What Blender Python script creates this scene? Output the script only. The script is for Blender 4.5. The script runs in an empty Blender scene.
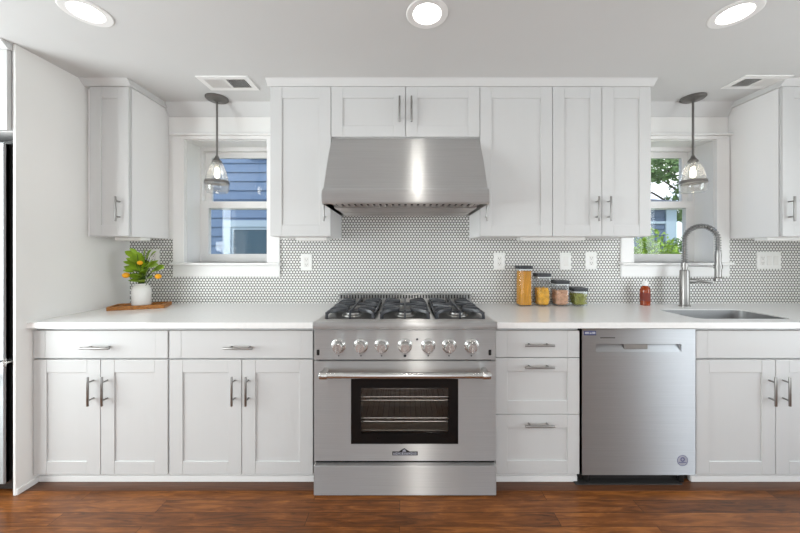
import bpy, bmesh, math, random
from mathutils import Vector, Matrix
R = math.radians
C = bpy.context.scene.collection
sc = bpy.context.scene
random.seed(7)

# ------------------------------------------------------------------ camera, world, lights, exposure
CAMZ, CAMD, FPX = 1.225, 2.27, 318.0          # eye height, distance to the back wall, focal length in px of 800
cam = bpy.data.cameras.new('camera')
cam.sensor_width = 36.0
cam.lens = 36.0 * FPX / 800.0
cam.shift_x = -5.0 / 800.0
cam.shift_y = -14.5 / 800.0
cam.clip_start = 0.05
cam_o = bpy.data.objects.new('camera', cam)
C.objects.link(cam_o)
cam_o.location = (0, -CAMD, CAMZ)
cam_o.rotation_euler = (R(90), 0, 0)
sc.camera = cam_o

sc.view_settings.view_transform = 'Standard'
sc.view_settings.look = 'None'
sc.view_settings.exposure = -0.46
sc.view_settings.gamma = 1.0
sc.view_settings.use_curve_mapping = False

REAR_W, SIDE_W, UP_W, SUN_E, SKY_E, CAN_E, BULB_E = 8.0, (118.0, 44.0), 6.0, 3.0, 2.5, 68.0, 20.0

world = bpy.data.worlds.new('sky')
sc.world = world
world.use_nodes = True
nt = world.node_tree
nt.nodes.clear()
tc = nt.nodes.new('ShaderNodeTexCoord')
sep = nt.nodes.new('ShaderNodeSeparateXYZ')
nt.links.new(tc.outputs['Generated'], sep.inputs[0])
ramp = nt.nodes.new('ShaderNodeValToRGB')
ramp.color_ramp.elements[0].position = 0.0
ramp.color_ramp.elements[0].color = (0.85, 0.92, 1.0, 1)
ramp.color_ramp.elements[1].position = 0.7
ramp.color_ramp.elements[1].color = (0.30, 0.52, 0.95, 1)
nt.links.new(sep.outputs['Z'], ramp.inputs[0])
nz = nt.nodes.new('ShaderNodeTexNoise')
nz.inputs['Scale'].default_value = 5.0
nz.inputs['Detail'].default_value = 6.0
nt.links.new(tc.outputs['Generated'], nz.inputs['Vector'])
cr = nt.nodes.new('ShaderNodeValToRGB')
cr.color_ramp.elements[0].position = 0.45
cr.color_ramp.elements[1].position = 0.62
nt.links.new(nz.outputs[0], cr.inputs[0])
mx = nt.nodes.new('ShaderNodeMix')
mx.data_type = 'RGBA'
nt.links.new(cr.outputs[0], mx.inputs[0])
nt.links.new(ramp.outputs[0], mx.inputs[6])
mx.inputs[7].default_value = (1.0, 1.0, 1.0, 1)
bg = nt.nodes.new('ShaderNodeBackground')
bg.inputs['Strength'].default_value = SKY_E
nt.links.new(mx.outputs[2], bg.inputs['Color'])
wo = nt.nodes.new('ShaderNodeOutputWorld')
nt.links.new(bg.outputs[0], wo.inputs[0])

sun = bpy.data.lights.new('sun', 'SUN')
sun.energy = SUN_E
sun.angle = R(1.0)
sun.color = (1.0, 0.95, 0.86)
sun_o = bpy.data.objects.new('sun', sun)
C.objects.link(sun_o)
sun_o.rotation_euler = Vector((0.60, 0.45, -0.66)).to_track_quat('-Z', 'Y').to_euler()

# added area lamp filling the made-up glazed opening behind the camera
rear = bpy.data.lights.new('rear_fill', 'AREA')
rear.shape = 'RECTANGLE'
rear.size, rear.size_y = 4.2, 1.75
rear.energy = REAR_W
rear.color = (0.91, 0.985, 1.0)
rear_o = bpy.data.objects.new('rear_fill', rear)
C.objects.link(rear_o)
rear_o.location = (-0.1, -5.03, 1.22)
rear_o.rotation_euler = (R(90), 0, 0)

# two added area lamps at the made-up side windows, brightening the cabinet sides
for k, (x, y_, rz) in enumerate(((-3.02, -2.00, -90), (3.02, -1.95, 90))):
    sd_ = bpy.data.lights.new('side_fill', 'AREA')
    sd_.shape = 'RECTANGLE'
    sd_.size, sd_.size_y = 1.8, 1.5
    sd_.energy = SIDE_W[k]
    sd_.color = (0.91, 0.985, 1.0)
    sd_o = bpy.data.objects.new('side_fill', sd_)
    C.objects.link(sd_o)
    sd_o.location = (x, y_, 1.25)
    sd_o.rotation_euler = (R(90), 0, R(rz))

# two added disc lamps behind the camera, drawing bright streaks on the steel
for x, y in ((0.17, -2.95), (0.24, -4.20)):
    dl = bpy.data.lights.new('streak_lamp', 'AREA')
    dl.shape = 'DISK'
    dl.size = 0.12
    dl.energy = 12.0
    dl.color = (1.0, 0.975, 0.93)
    dl_o = bpy.data.objects.new('streak_lamp', dl)
    C.objects.link(dl_o)
    dl_o.location = (x, y, 2.262)

# added disc lamp behind the camera, aimed up to brighten the ceiling
up = bpy.data.lights.new('ceiling_fill', 'AREA')
up.shape = 'DISK'
up.size = 0.9
up.energy = UP_W
up.color = (0.92, 0.985, 1.0)
up_o = bpy.data.objects.new('ceiling_fill', up)
C.objects.link(up_o)
up_o.location = (0.0, -3.5, 1.15)
up_o.rotation_euler = (R(180), 0, 0)

# ------------------------------------------------------------------ materials
def newmat(name):
    m = bpy.data.materials.new(name)
    m.use_nodes = True
    n = m.node_tree.nodes
    return m, m.node_tree, n['Principled BSDF']

def srgb(r, g, b):
    f = lambda c: (c / 255 / 12.92) if c / 255 <= 0.04045 else ((c / 255 + 0.055) / 1.055) ** 2.4
    return (f(r), f(g), f(b), 1)

def plain(name, col, rough=0.5, metal=0.0, noise=0.04, scale=40.0, bump=0.0, spec=0.5, stretch=None, **kw):
    m, t, b = newmat(name)
    tcn = t.nodes.new('ShaderNodeTexCoord')
    mp = t.nodes.new('ShaderNodeMapping')
    if stretch:
        mp.inputs['Scale'].default_value = stretch
    t.links.new(tcn.outputs['Object'], mp.inputs[0])
    n = t.nodes.new('ShaderNodeTexNoise')
    n.inputs['Scale'].default_value = scale
    n.inputs['Detail'].default_value = 4
    t.links.new(mp.outputs[0], n.inputs['Vector'])
    r = t.nodes.new('ShaderNodeValToRGB')
    r.color_ramp.elements[0].position = 0.3
    r.color_ramp.elements[1].position = 0.7
    r.color_ramp.elements[0].color = tuple(c * (1 - noise) for c in col[:3]) + (1,)
    r.color_ramp.elements[1].color = tuple(min(1, c * (1 + noise)) for c in col[:3]) + (1,)
    t.links.new(n.outputs[0], r.inputs[0])
    t.links.new(r.outputs[0], b.inputs['Base Color'])
    b.inputs['Roughness'].default_value = rough
    b.inputs['Metallic'].default_value = metal
    b.inputs['Specular IOR Level'].default_value = spec
    if bump:
        bp = t.nodes.new('ShaderNodeBump')
        bp.inputs['Strength'].default_value = bump
        bp.inputs['Distance'].default_value = 0.002
        t.links.new(n.outputs[0], bp.inputs['Height'])
        t.links.new(bp.outputs[0], b.inputs['Normal'])
    for k, v in kw.items():
        b.inputs[k].default_value = v
    return m

def steel_mat(name, col, rough, aniso, noise=0.05, stretch=(0.6, 1, 60)):
    """horizontally brushed stainless: highlights smear vertically, across the brushing"""
    m = plain(name, col, rough, 1.0, noise, 6.0, stretch=stretch)
    t = m.node_tree
    b = t.nodes['Principled BSDF']
    src = b.inputs['Base Color'].links[0].from_socket
    g = t.nodes.new('ShaderNodeBsdfAnisotropic')
    g.distribution = 'MULTI_GGX'
    g.inputs['Roughness'].default_value = rough
    g.inputs['Anisotropy'].default_value = aniso
    t.links.new(src, g.inputs['Color'])
    cx = t.nodes.new('ShaderNodeCombineXYZ')
    cx.inputs[0].default_value = 1.0
    t.links.new(cx.outputs[0], g.inputs['Tangent'])
    t.links.new(g.outputs[0], t.nodes['Material Output'].inputs[0])
    return m

def glass_mat(name, tint=(1, 1, 1, 1), refl=1.0, milk=0.0):
    m = bpy.data.materials.new(name)
    m.use_nodes = True
    t = m.node_tree
    t.nodes.clear()
    out = t.nodes.new('ShaderNodeOutputMaterial')
    tr = t.nodes.new('ShaderNodeBsdfTransparent')
    tr.inputs[0].default_value = tint
    gl = t.nodes.new('ShaderNodeBsdfGlossy')
    gl.inputs['Roughness'].default_value = 0.02
    fr = t.nodes.new('ShaderNodeLayerWeight')
    fr.inputs['Blend'].default_value = 0.5
    pw = t.nodes.new('ShaderNodeMath')
    pw.operation = 'POWER'
    pw.inputs[1].default_value = 4.0
    t.links.new(fr.outputs['Facing'], pw.inputs[0])
    mu = t.nodes.new('ShaderNodeMath')
    mu.operation = 'MULTIPLY_ADD'
    mu.inputs[1].default_value = 0.5 * refl
    mu.inputs[2].default_value = 0.045 * refl
    t.links.new(pw.outputs[0], mu.inputs[0])
    mix = t.nodes.new('ShaderNodeMixShader')
    t.links.new(mu.outputs[0], mix.inputs[0])
    if milk:
        df = t.nodes.new('ShaderNodeBsdfTranslucent')
        df.inputs[0].default_value = (0.95, 0.95, 0.95, 1)
        m2 = t.nodes.new('ShaderNodeMixShader')
        m2.inputs[0].default_value = milk
        t.links.new(tr.outputs[0], m2.inputs[1])
        t.links.new(df.outputs[0], m2.inputs[2])
        t.links.new(m2.outputs[0], mix.inputs[1])
    else:
        t.links.new(tr.outputs[0], mix.inputs[1])
    t.links.new(gl.outputs[0], mix.inputs[2])
    t.links.new(mix.outputs[0], out.inputs[0])
    return m

def emit_mat(name, col, strength):
    m = bpy.data.materials.new(name)
    m.use_nodes = True
    t = m.node_tree
    t.nodes.clear()
    out = t.nodes.new('ShaderNodeOutputMaterial')
    e = t.nodes.new('ShaderNodeEmission')
    e.inputs[0].default_value = col
    e.inputs[1].default_value = strength
    t.links.new(e.outputs[0], out.inputs[0])
    return m

def math_node(t, op, a, b=None):
    n = t.nodes.new('ShaderNodeMath')
    n.operation = op
    for i, v in enumerate((a, b)):
        if v is None:
            continue
        if isinstance(v, (int, float)):
            n.inputs[i].default_value = v
        else:
            t.links.new(v, n.inputs[i])
    return n.outputs[0]

def tile_mat():
    """white penny rounds set in dark grey grout"""
    m, t, b = newmat('penny_tile')
    pitch = 0.0210
    tcn = t.nodes.new('ShaderNodeTexCoord')
    s = t.nodes.new('ShaderNodeSeparateXYZ')
    t.links.new(tcn.outputs['Object'], s.inputs[0])
    u = math_node(t, 'DIVIDE', math_node(t, 'ADD', s.outputs['X'], 10.0), pitch)
    v = math_node(t, 'DIVIDE', math_node(t, 'ADD', s.outputs['Z'], 10.0), pitch)
    h = math.sqrt(3)
    def lattice(du, dv):
        a = math_node(t, 'SUBTRACT', math_node(t, 'MODULO', math_node(t, 'ADD', u, du), 1.0), 0.5)
        c = math_node(t, 'SUBTRACT', math_node(t, 'MODULO', math_node(t, 'ADD', v, dv), h), h / 2)
        return math_node(t, 'SQRT', math_node(t, 'ADD', math_node(t, 'MULTIPLY', a, a), math_node(t, 'MULTIPLY', c, c)))
    d = math_node(t, 'MINIMUM', lattice(0, 0), lattice(0.5, h / 2))
    r = t.nodes.new('ShaderNodeMapRange')
    r.inputs['From Min'].default_value = 0.37
    r.inputs['From Max'].default_value = 0.43
    r.inputs['To Min'].default_value = 1.0
    r.inputs['To Max'].default_value = 0.0
    t.links.new(d, r.inputs['Value'])
    mix = t.nodes.new('ShaderNodeMix')
    mix.data_type = 'RGBA'
    t.links.new(r.outputs[0], mix.inputs[0])
    mix.inputs[6].default_value = srgb(98, 96, 94)
    mix.inputs[7].default_value = srgb(236, 235, 232)
    t.links.new(mix.outputs[2], b.inputs['Base Color'])
    rr = t.nodes.new('ShaderNodeMapRange')
    rr.inputs['To Min'].default_value = 0.85
    rr.inputs['To Max'].default_value = 0.18
    t.links.new(r.outputs[0], rr.inputs['Value'])
    t.links.new(rr.outputs[0], b.inputs['Roughness'])
    bp = t.nodes.new('ShaderNodeBump')
    bp.inputs['Strength'].default_value = 0.4
    bp.inputs['Distance'].default_value = 0.002
    t.links.new(r.outputs[0], bp.inputs['Height'])
    t.links.new(bp.outputs[0], b.inputs['Normal'])
    return m

def floor_mat():
    m, t, b = newmat('hardwood_floor')
    tcn = t.nodes.new('ShaderNodeTexCoord')
    br = t.nodes.new('ShaderNodeTexBrick')
    br.offset = 0.37
    br.offset_frequency = 2
    br.inputs['Scale'].default_value = 1.0
    br.inputs['Brick Width'].default_value = 1.15
    br.inputs['Row Height'].default_value = 0.075
    br.inputs['Mortar Size'].default_value = 0.0012
    br.inputs['Mortar Smooth'].default_value = 0.2
    br.inputs['Bias'].default_value = 0.0
    br.inputs['Color1'].default_value = (0, 0, 0, 1)
    br.inputs['Color2'].default_value = (1, 1, 1, 1)
    br.inputs['Mortar'].default_value = (0.0, 0.0, 0.0, 1)
    t.links.new(tcn.outputs['Object'], br.inputs['Vector'])
    ramp = t.nodes.new('ShaderNodeValToRGB')
    e = ramp.color_ramp.elements
    e[0].position = 0.0
    e[0].color = srgb(66, 37, 18)
    e[1].position = 1.0
    e[1].color = srgb(160, 100, 50)
    x = e.new(0.5)
    x.color = srgb(116, 68, 32)
    # grain shifted per plank
    va = t.nodes.new('ShaderNodeVectorMath')
    va.operation = 'MULTIPLY_ADD'
    t.links.new(br.outputs['Color'], va.inputs[0])
    va.inputs[1].default_value = (13.7, 7.1, 3.3)
    t.links.new(tcn.outputs['Object'], va.inputs[2])
    mp = t.nodes.new('ShaderNodeMapping')
    mp.inputs['Scale'].default_value = (2.2, 20, 1)
    t.links.new(va.outputs[0], mp.inputs[0])
    n = t.nodes.new('ShaderNodeTexNoise')
    n.inputs['Scale'].default_value = 2.2
    n.inputs['Detail'].default_value = 7
    n.inputs['Roughness'].default_value = 0.65
    n.inputs['Distortion'].default_value = 1.2
    t.links.new(mp.outputs[0], n.inputs['Vector'])
    n2 = t.nodes.new('ShaderNodeTexNoise')
    n2.inputs['Scale'].default_value = 3.0
    n2.inputs['Detail'].default_value = 3
    t.links.new(va.outputs[0], n2.inputs['Vector'])
    bw = t.nodes.new('ShaderNodeRGBToBW')
    t.links.new(br.outputs['Color'], bw.inputs[0])
    f = math_node(t, 'ADD', math_node(t, 'MULTIPLY', bw.outputs[0], 0.30),
                  math_node(t, 'MULTIPLY', math_node(t, 'SUBTRACT', n.outputs[0], 0.5), 1.9))
    f = math_node(t, 'ADD', f, math_node(t, 'MULTIPLY', math_node(t, 'SUBTRACT', n2.outputs[0], 0.5), 0.8))
    f = math_node(t, 'ADD', f, 0.36)
    t.links.new(f, ramp.inputs[0])
    mix = t.nodes.new('ShaderNodeMix')
    mix.data_type = 'RGBA'
    t.links.new(br.outputs['Fac'], mix.inputs[0])
    t.links.new(ramp.outputs[0], mix.inputs[6])
    mix.inputs[7].default_value = srgb(52, 28, 14)
    t.links.new(mix.outputs[2], b.inputs['Base Color'])
    b.inputs['Roughness'].default_value = 0.28
    b.inputs['Specular IOR Level'].default_value = 0.35
    bp = t.nodes.new('ShaderNodeBump')
    bp.inputs['Strength'].default_value = 0.15
    bp.inputs['Distance'].default_value = 0.001
    t.links.new(n.outputs[0], bp.inputs['Height'])
    t.links.new(bp.outputs[0], b.inputs['Normal'])
    return m

M = {}
M['cab'] = plain('white_cabinet_paint', srgb(204, 204, 203), 0.45, noise=0.004, scale=5, stretch=(12, 12, 0.8))
M['cablit'] = plain('white_cabinet_paint_lit', srgb(236, 235, 234), 0.5, noise=0.004, scale=5)  # door paint made paler, puts brighter side light into the colour
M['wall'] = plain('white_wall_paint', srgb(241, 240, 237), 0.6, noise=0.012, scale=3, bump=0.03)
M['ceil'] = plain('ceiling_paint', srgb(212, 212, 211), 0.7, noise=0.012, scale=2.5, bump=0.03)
M['trim'] = plain('white_trim_paint', srgb(238, 237, 235), 0.35, noise=0.01, scale=6)
M['quartz'] = plain('white_quartz', srgb(240, 239, 237), 0.16, noise=0.02, scale=60)
M['tile'] = tile_mat()
M['floor'] = floor_mat()
M['darkstrip'] = plain('dark_floor_strip', srgb(92, 58, 38), 0.4, noise=0.3, scale=9, stretch=(0.6, 14, 1))
M['steel'] = steel_mat('brushed_steel', (0.64, 0.635, 0.62, 1), 0.40, 0.78)
M['steel_dw'] = steel_mat('dishwasher_steel', (0.49, 0.50, 0.515, 1), 0.42, 0.70)
M['steel_fridge'] = steel_mat('fridge_steel', (0.34, 0.345, 0.35, 1), 0.42, 0.70)
M['sinksteel'] = plain('satin_sink_steel', (0.44, 0.44, 0.44, 1), 0.42, 1.0, 0.01, 30)
M['chrome'] = plain('polished_steel', (0.62, 0.615, 0.60, 1), 0.27, 1.0, 0.02, 10)
M['nickel'] = plain('satin_nickel', (0.33, 0.322, 0.31, 1), 0.34, 1.0, 0.04, 30)
M['bronze'] = plain('dark_pewter', (0.20, 0.19, 0.18, 1), 0.40, 0.9, 0.06, 30)
M['iron'] = plain('cast_iron', srgb(50, 52, 57), 0.34, 0.0, 0.2, 90, bump=0.2)
M['hose'] = plain('grey_hose', (0.22, 0.215, 0.21, 1), 0.4, 0.7, 0.05, 30)
M['traysteel'] = plain('dark_spill_tray', (0.13, 0.125, 0.12, 1), 0.3, 0.8, 0.1, 12)
M['black'] = plain('black_enamel', srgb(22, 21, 21), 0.35, noise=0.1)
M['cavity'] = plain('oven_enamel', srgb(178, 172, 166), 0.4, noise=0.1)
M['dark'] = plain('dark_plastic', srgb(48, 50, 54), 0.45, noise=0.08)
M['blackglass'] = plain('black_glass', srgb(20, 19, 19), 0.08, noise=0.05, spec=0.22)
M['glass'] = glass_mat('clear_glass', (0.98, 0.99, 0.99, 1), 0.55)
M['ovenglass'] = glass_mat('tinted_oven_glass', (0.90, 0.88, 0.86, 1), 0.7)
M['shade'] = glass_mat('pendant_glass', (0.95, 0.95, 0.94, 1), 1.5, 0.10)
M['plastic'] = glass_mat('clear_plastic', (0.93, 0.95, 0.96, 1), 1.3, 0.04)
M['can'] = emit_mat('lamp_glow', (1.0, 0.975, 0.93, 1), CAN_E)
M['bulb'] = emit_mat('bulb_glow', (1.0, 0.90, 0.74, 1), BULB_E)
M['plate'] = plain('white_plastic', srgb(238, 237, 234), 0.3, noise=0.01)
M['hole'] = plain('dark_recess', srgb(38, 36, 35), 0.7, noise=0.1)
M['ceramic'] = plain('white_ceramic', srgb(236, 234, 230), 0.25, noise=0.02)
M['traywood'] = plain('tray_wood', srgb(166, 108, 46), 0.45, noise=0.35, scale=14, stretch=(2, 12, 12))
M['traydark'] = plain('tray_inner_wood', srgb(92, 48, 22), 0.5, noise=0.3, scale=14, stretch=(2, 12, 12))
M['leaf'] = plain('leaf_green', srgb(146, 178, 40), 0.45, noise=0.4, scale=14)
M['stem'] = plain('stem_green', srgb(70, 96, 30), 0.6, noise=0.2)
M['orange'] = plain('orange_peel', srgb(248, 172, 16), 0.4, noise=0.08, scale=60, bump=0.1)
M['spaghetti'] = plain('spaghetti', srgb(226, 158, 28), 0.5, noise=0.3, scale=40, stretch=(8, 8, 0.3))
M['pasta'] = plain('dried_pasta', srgb(232, 164, 30), 0.5, noise=0.35, scale=30)
M['beans'] = plain('pink_beans', srgb(208, 160, 128), 0.5, noise=0.2, scale=60)
M['peas'] = plain('green_peas', srgb(150, 150, 62), 0.5, noise=0.25, scale=60)
M['amber'] = plain('amber_soap', srgb(150, 60, 18), 0.10, noise=0.12, scale=20)
M['label'] = plain('bottle_label', srgb(222, 214, 208), 0.5, noise=0.03)
M['redlabel'] = plain('red_brown_label', srgb(120, 40, 24), 0.5, noise=0.08)
M['navy'] = plain('navy_print', srgb(70, 74, 112), 0.5, noise=0.1)
M['violet'] = plain('violet_print', srgb(108, 110, 146), 0.5, noise=0.1)
M['sticker'] = plain('clear_sticker', srgb(170, 172, 182), 0.4, noise=0.03)
M['siding'] = plain('blue_grey_siding', srgb(104, 127, 156), 0.7, noise=0.06, scale=30)
M['siding2'] = plain('slate_siding', srgb(96, 112, 134), 0.7, noise=0.06, scale=30)
M['housetrim'] = plain('house_trim', srgb(170, 188, 200), 0.5, noise=0.02)
M['houseglass'] = plain('house_window_glass', srgb(74, 98, 112), 0.08, noise=0.1)
M['foliage'] = plain('tree_foliage', srgb(108, 136, 84), 0.6, noise=0.4, scale=2.2)
M['foliage2'] = plain('bush_foliage', srgb(136, 166, 54), 0.6, noise=0.4, scale=6)
M['bark'] = plain('bark', srgb(84, 68, 54), 0.8, noise=0.25)
M['lawn'] = plain('lawn', srgb(104, 128, 66), 0.9, noise=0.25, scale=12)
M['roofing'] = plain('roof_shingle', srgb(92, 96, 104), 0.9, noise=0.15, scale=30)

# ------------------------------------------------------------------ mesh helpers
class MB:
    """collects shapes (world coordinates) that become ONE mesh object"""
    def __init__(self):
        self.bm = bmesh.new()
    def add(self, tmp):
        me = bpy.data.meshes.new('t')
        tmp.to_mesh(me)
        tmp.free()
        self.bm.from_mesh(me)
        bpy.data.meshes.remove(me)
        return self
    def box(self, x0, x1, y0, y1, z0, z1, bev=0.0, seg=1, mat=None):
        t = bmesh.new()
        bmesh.ops.create_cube(t, size=1.0)
        for v in t.verts:
            v.co = Vector(((x0 + x1) / 2 + v.co.x * (x1 - x0), (y0 + y1) / 2 + v.co.y * (y1 - y0), (z0 + z1) / 2 + v.co.z * (z1 - z0)))
        if bev > 0:
            bmesh.ops.bevel(t, geom=list(t.edges), offset=min(bev, 0.45 * min(abs(x1 - x0), abs(y1 - y0), abs(z1 - z0))), segments=seg, affect='EDGES', profile=0.5)
        if mat is not None:
            bmesh.ops.transform(t, matrix=mat, verts=t.verts)
        return self.add(t)
    def cyl(self, p0, p1, r0, r1=None, n=24, cap=True, bev=0.0):
        r1 = r0 if r1 is None else r1
        p0, p1 = Vector(p0), Vector(p1)
        d = p1 - p0
        t = bmesh.new()
        bmesh.ops.create_cone(t, cap_ends=cap, segments=n, radius1=r0, radius2=r1, depth=d.length)
        if bev > 0:
            es = [e for e in t.edges if len(e.link_faces) == 2 and any(len(f.verts) > 4 for f in e.link_faces)]
            bmesh.ops.bevel(t, geom=es, offset=bev, segments=2, affect='EDGES', profile=0.5)
        q = Vector((0, 0, 1)).rotation_difference(d.normalized())
        bmesh.ops.transform(t, matrix=Matrix.Translation((p0 + p1) / 2) @ q.to_matrix().to_4x4(), verts=t.verts)
        return self.add(t)
    def lathe(self, cx, cy, prof, n=40, axis='z', cz=0.0, closed=False):
        """prof: (r, h) along the axis; axis 'z' or '-y' (towards the room)"""
        t = bmesh.new()
        rings = []
        for r, h in prof:
            ring = []
            for i in range(n):
                a = 2 * math.pi * i / n
                if axis == 'z':
                    co = (cx + r * math.cos(a), cy + r * math.sin(a), cz + h)
                else:
                    co = (cx + r * math.cos(a), cy - h, cz + r * math.sin(a))
                ring.append(t.verts.new(co))
            rings.append(ring)
        pairs = list(zip(rings[:-1], rings[1:]))
        if closed:
            pairs.append((rings[-1], rings[0]))
        for a, b in pairs:
            for i in range(n):
                t.faces.new((a[i], a[(i + 1) % n], b[(i + 1) % n], b[i]))
        if not closed:
            if prof[0][0] > 1e-6:
                pass
        bmesh.ops.remove_doubles(t, verts=t.verts, dist=1e-6)
        bmesh.ops.recalc_face_normals(t, faces=t.faces)
        return self.add(t)
    def tube(self, pts, r, n=12, cap=True):
        pts = [Vector(p) for p in pts]
        t = bmesh.new()
        rings = []
        up = Vector((0, 0, 1))
        prev = None
        for i, p in enumerate(pts):
            d = (pts[min(i + 1, len(pts) - 1)] - pts[max(i - 1, 0)]).normalized()
            if prev is None:
                a = up if abs(d.z) < 0.9 else Vector((1, 0, 0))
                u = d.cross(a).normalized()
            else:
                u = (prev - d * prev.dot(d)).normalized()
            prev = u
            w = d.cross(u)
            rad = r[i] if isinstance(r, (list, tuple)) else r
            rings.append([t.verts.new(p + rad * (math.cos(2 * math.pi * k / n) * u + math.sin(2 * math.pi * k / n) * w)) for k in range(n)])
        for a, b in zip(rings[:-1], rings[1:]):
            for k in range(n):
                t.faces.new((a[k], a[(k + 1) % n], b[(k + 1) % n], b[k]))
        if cap:
            t.faces.new(rings[0][::-1])
            t.faces.new(rings[-1])
        return self.add(t)
    def prism(self, poly, x0, x1, caps=True):
        """poly of (y, z) pushed along x"""
        t = bmesh.new()
        a = [t.verts.new((x0, y, z)) for y, z in poly]
        b = [t.verts.new((x1, y, z)) for y, z in poly]
        n = len(poly)
        for i in range(n):
            t.faces.new((a[i], a[(i + 1) % n], b[(i + 1) % n], b[i]))
        if caps:
            t.faces.new(a[::-1])
            t.faces.new(b)
        bmesh.ops.recalc_face_normals(t, faces=t.faces)
        return self.add(t)
    def plate(self, outer, holes, w0, w1, plane='xz'):
        """a flat plate with holes: outline in the given plane, from w0 to w1 along the remaining axis"""
        cu = bpy.data.curves.new('c', 'CURVE')
        cu.dimensions = '2D'
        cu.fill_mode = 'BOTH'
        cu.extrude = abs(w1 - w0) / 2
        for loop in [outer] + list(holes):
            sp = cu.splines.new('POLY')
            sp.points.add(len(loop) - 1)
            for p, (u, v) in zip(sp.points, loop):
                p.co = (u, v, 0, 1)
            sp.use_cyclic_u = True
        ob = bpy.data.objects.new('c', cu)
        me = bpy.data.meshes.new_from_object(ob)
        t = bmesh.new()
        t.from_mesh(me)
        bpy.data.objects.remove(ob)
        bpy.data.curves.remove(cu)
        bpy.data.meshes.remove(me)
        mid = (w0 + w1) / 2
        for v in t.verts:
            a, b, c = v.co
            v.co = (a, mid + c, b) if plane == 'xz' else (a, b, mid + c) if plane == 'xy' else (mid + c, a, b)
        bmesh.ops.remove_doubles(t, verts=t.verts, dist=1e-6)
        bmesh.ops.recalc_face_normals(t, faces=t.faces)
        return self.add(t)
    def sphere(self, c, r, sx=1, sy=1, sz=1, u=20, v=12, rot=None):
        t = bmesh.new()
        bmesh.ops.create_uvsphere(t, u_segments=u, v_segments=v, radius=r)
        m = Matrix.Diagonal((sx, sy, sz, 1))
        if rot is not None:
            m = rot.to_4x4() @ m
        bmesh.ops.transform(t, matrix=Matrix.Translation(Vector(c)) @ m, verts=t.verts)
        return self.add(t)
    def face(self, pts):
        self.bm.faces.new([self.bm.verts.new(p) for p in pts])
        return self

ORIGIN = {}
def build(name, mb, mat, parent=None, angle=28, flat=False):
    me = bpy.data.meshes.new(name)
    bm = mb.bm
    if parent is not None:
        o0 = ORIGIN[parent]
    else:
        xs = [v.co for v in bm.verts]
        o0 = Vector(((min(c.x for c in xs) + max(c.x for c in xs)) / 2, (min(c.y for c in xs) + max(c.y for c in xs)) / 2, min(c.z for c in xs)))
    bmesh.ops.translate(bm, verts=bm.verts, vec=-o0)
    bm.to_mesh(me)
    bm.free()
    if not flat:
        me.polygons.foreach_set('use_smooth', [True] * len(me.polygons))
        me.set_sharp_from_angle(angle=R(angle))
    me.materials.append(mat)
    o = bpy.data.objects.new(name, me)
    C.objects.link(o)
    ORIGIN[o] = o0
    if parent is not None:
        o.parent = parent
    else:
        o.location = o0
    return o

def tag(o, label, cat, group=None, kind=None):
    o['label'] = label
    o['category'] = cat
    if group:
        o['group'] = group
    if kind:
        o['kind'] = kind
    return o

def thing(name, loc, label, cat, group=None, kind=None):
    o = bpy.data.objects.new(name, None)
    o.empty_display_size = 0.1
    C.objects.link(o)
    o.location = loc
    ORIGIN[o] = Vector(loc)
    return tag(o, label, cat, group, kind)

def struct(name, mb, mat, label=None, cat=None, flat=False):
    o = build(name, mb, mat, flat=flat)
    o['kind'] = 'structure'
    if label:
        o['label'] = label
    if cat:
        o['category'] = cat
    return o

def rect(x0, x1, z0, z1):
    return [(x0, z0), (x1, z0), (x1, z1), (x0, z1)]

def rrect(x0, x1, y0, y1, r, n=6):
    out = []
    for cx, cy, a0 in ((x1 - r, y0 + r, -90), (x1 - r, y1 - r, 0), (x0 + r, y1 - r, 90), (x0 + r, y0 + r, 180)):
        for i in range(n + 1):
            a = R(a0 + 90 * i / n)
            out.append((cx + r * math.cos(a), cy + r * math.sin(a)))
    return out

def circ(cx, cy, r, n=40):
    return [(cx + r * math.cos(2 * math.pi * i / n), cy + r * math.sin(2 * math.pi * i / n)) for i in range(n)]

# ------------------------------------------------------------------ dimensions
XL, XR = -1.957, 2.95
ZC = 2.27                       # ceiling
ZT = 0.860                      # countertop
YU, YB = -0.33, -0.60           # faces of upper / base cabinets
ZU0, ZU1 = 1.320, 2.235         # upper cabinets
W1 = (-1.563, -0.978, 1.15, 2.024)
W2 = (1.620, 2.206, 1.15, 2.024)
CANS = [(-1.388, -0.885), (0.097, -0.875), (1.447, -0.875)]

# ------------------------------------------------------------------ structure
fl = MB().box(-3.2, 3.15, -5.2, 0.2, -0.08, 0.0)
struct('floor', fl, M['floor'], 'glossy reddish brown hardwood plank floor', 'floor')

cb = MB().plate(rect(-3.2, 3.15, -5.2, 0.25), [circ(x, y, 0.07) for x, y in CANS], ZC, ZC + 0.02, 'xy')
cb.box(-3.2, 3.15, -5.2, 0.25, ZC + 0.2, ZC + 0.24)
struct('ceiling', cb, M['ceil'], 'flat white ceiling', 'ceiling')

struct('wall_back', MB().plate(rect(-3.2, 3.15, -0.1, ZC), [rect(*W1), rect(*W2)], 0.0, 0.22), M['wall'], 'white back wall with two window openings', 'wall')
struct('wall_left', MB().box(-1.970, XL, -0.672, 0.0, 0.0, ZC, 0.001), M['wall'], 'white side wall at the left end of the counter', 'wall')
struct('wall_west', MB().plate(rect(-5.2, 0.0, 0.0, ZC), [rect(-2.95, -1.05, 0.5, 2.0)], -3.2, -2.98, 'yz'), M['wall'])
for n_, xa, xb, ya, yb in ((4, -3.0, -2.95, -2.95, -1.05), (5, XR - 0.03, XR + 0.02, -2.90, -1.00)):  # unseen side windows, added so that more light gets in
    ym = (ya + yb) / 2
    struct('window_%d' % n_, MB().plate(rect(ya - 0.06, yb + 0.06, 0.44, 2.06), [rect(ya + 0.03, ym - 0.02, 0.53, 1.97), rect(ym + 0.02, yb - 0.03, 0.53, 1.97)], xa, xb, 'yz'), M['trim'])
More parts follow.
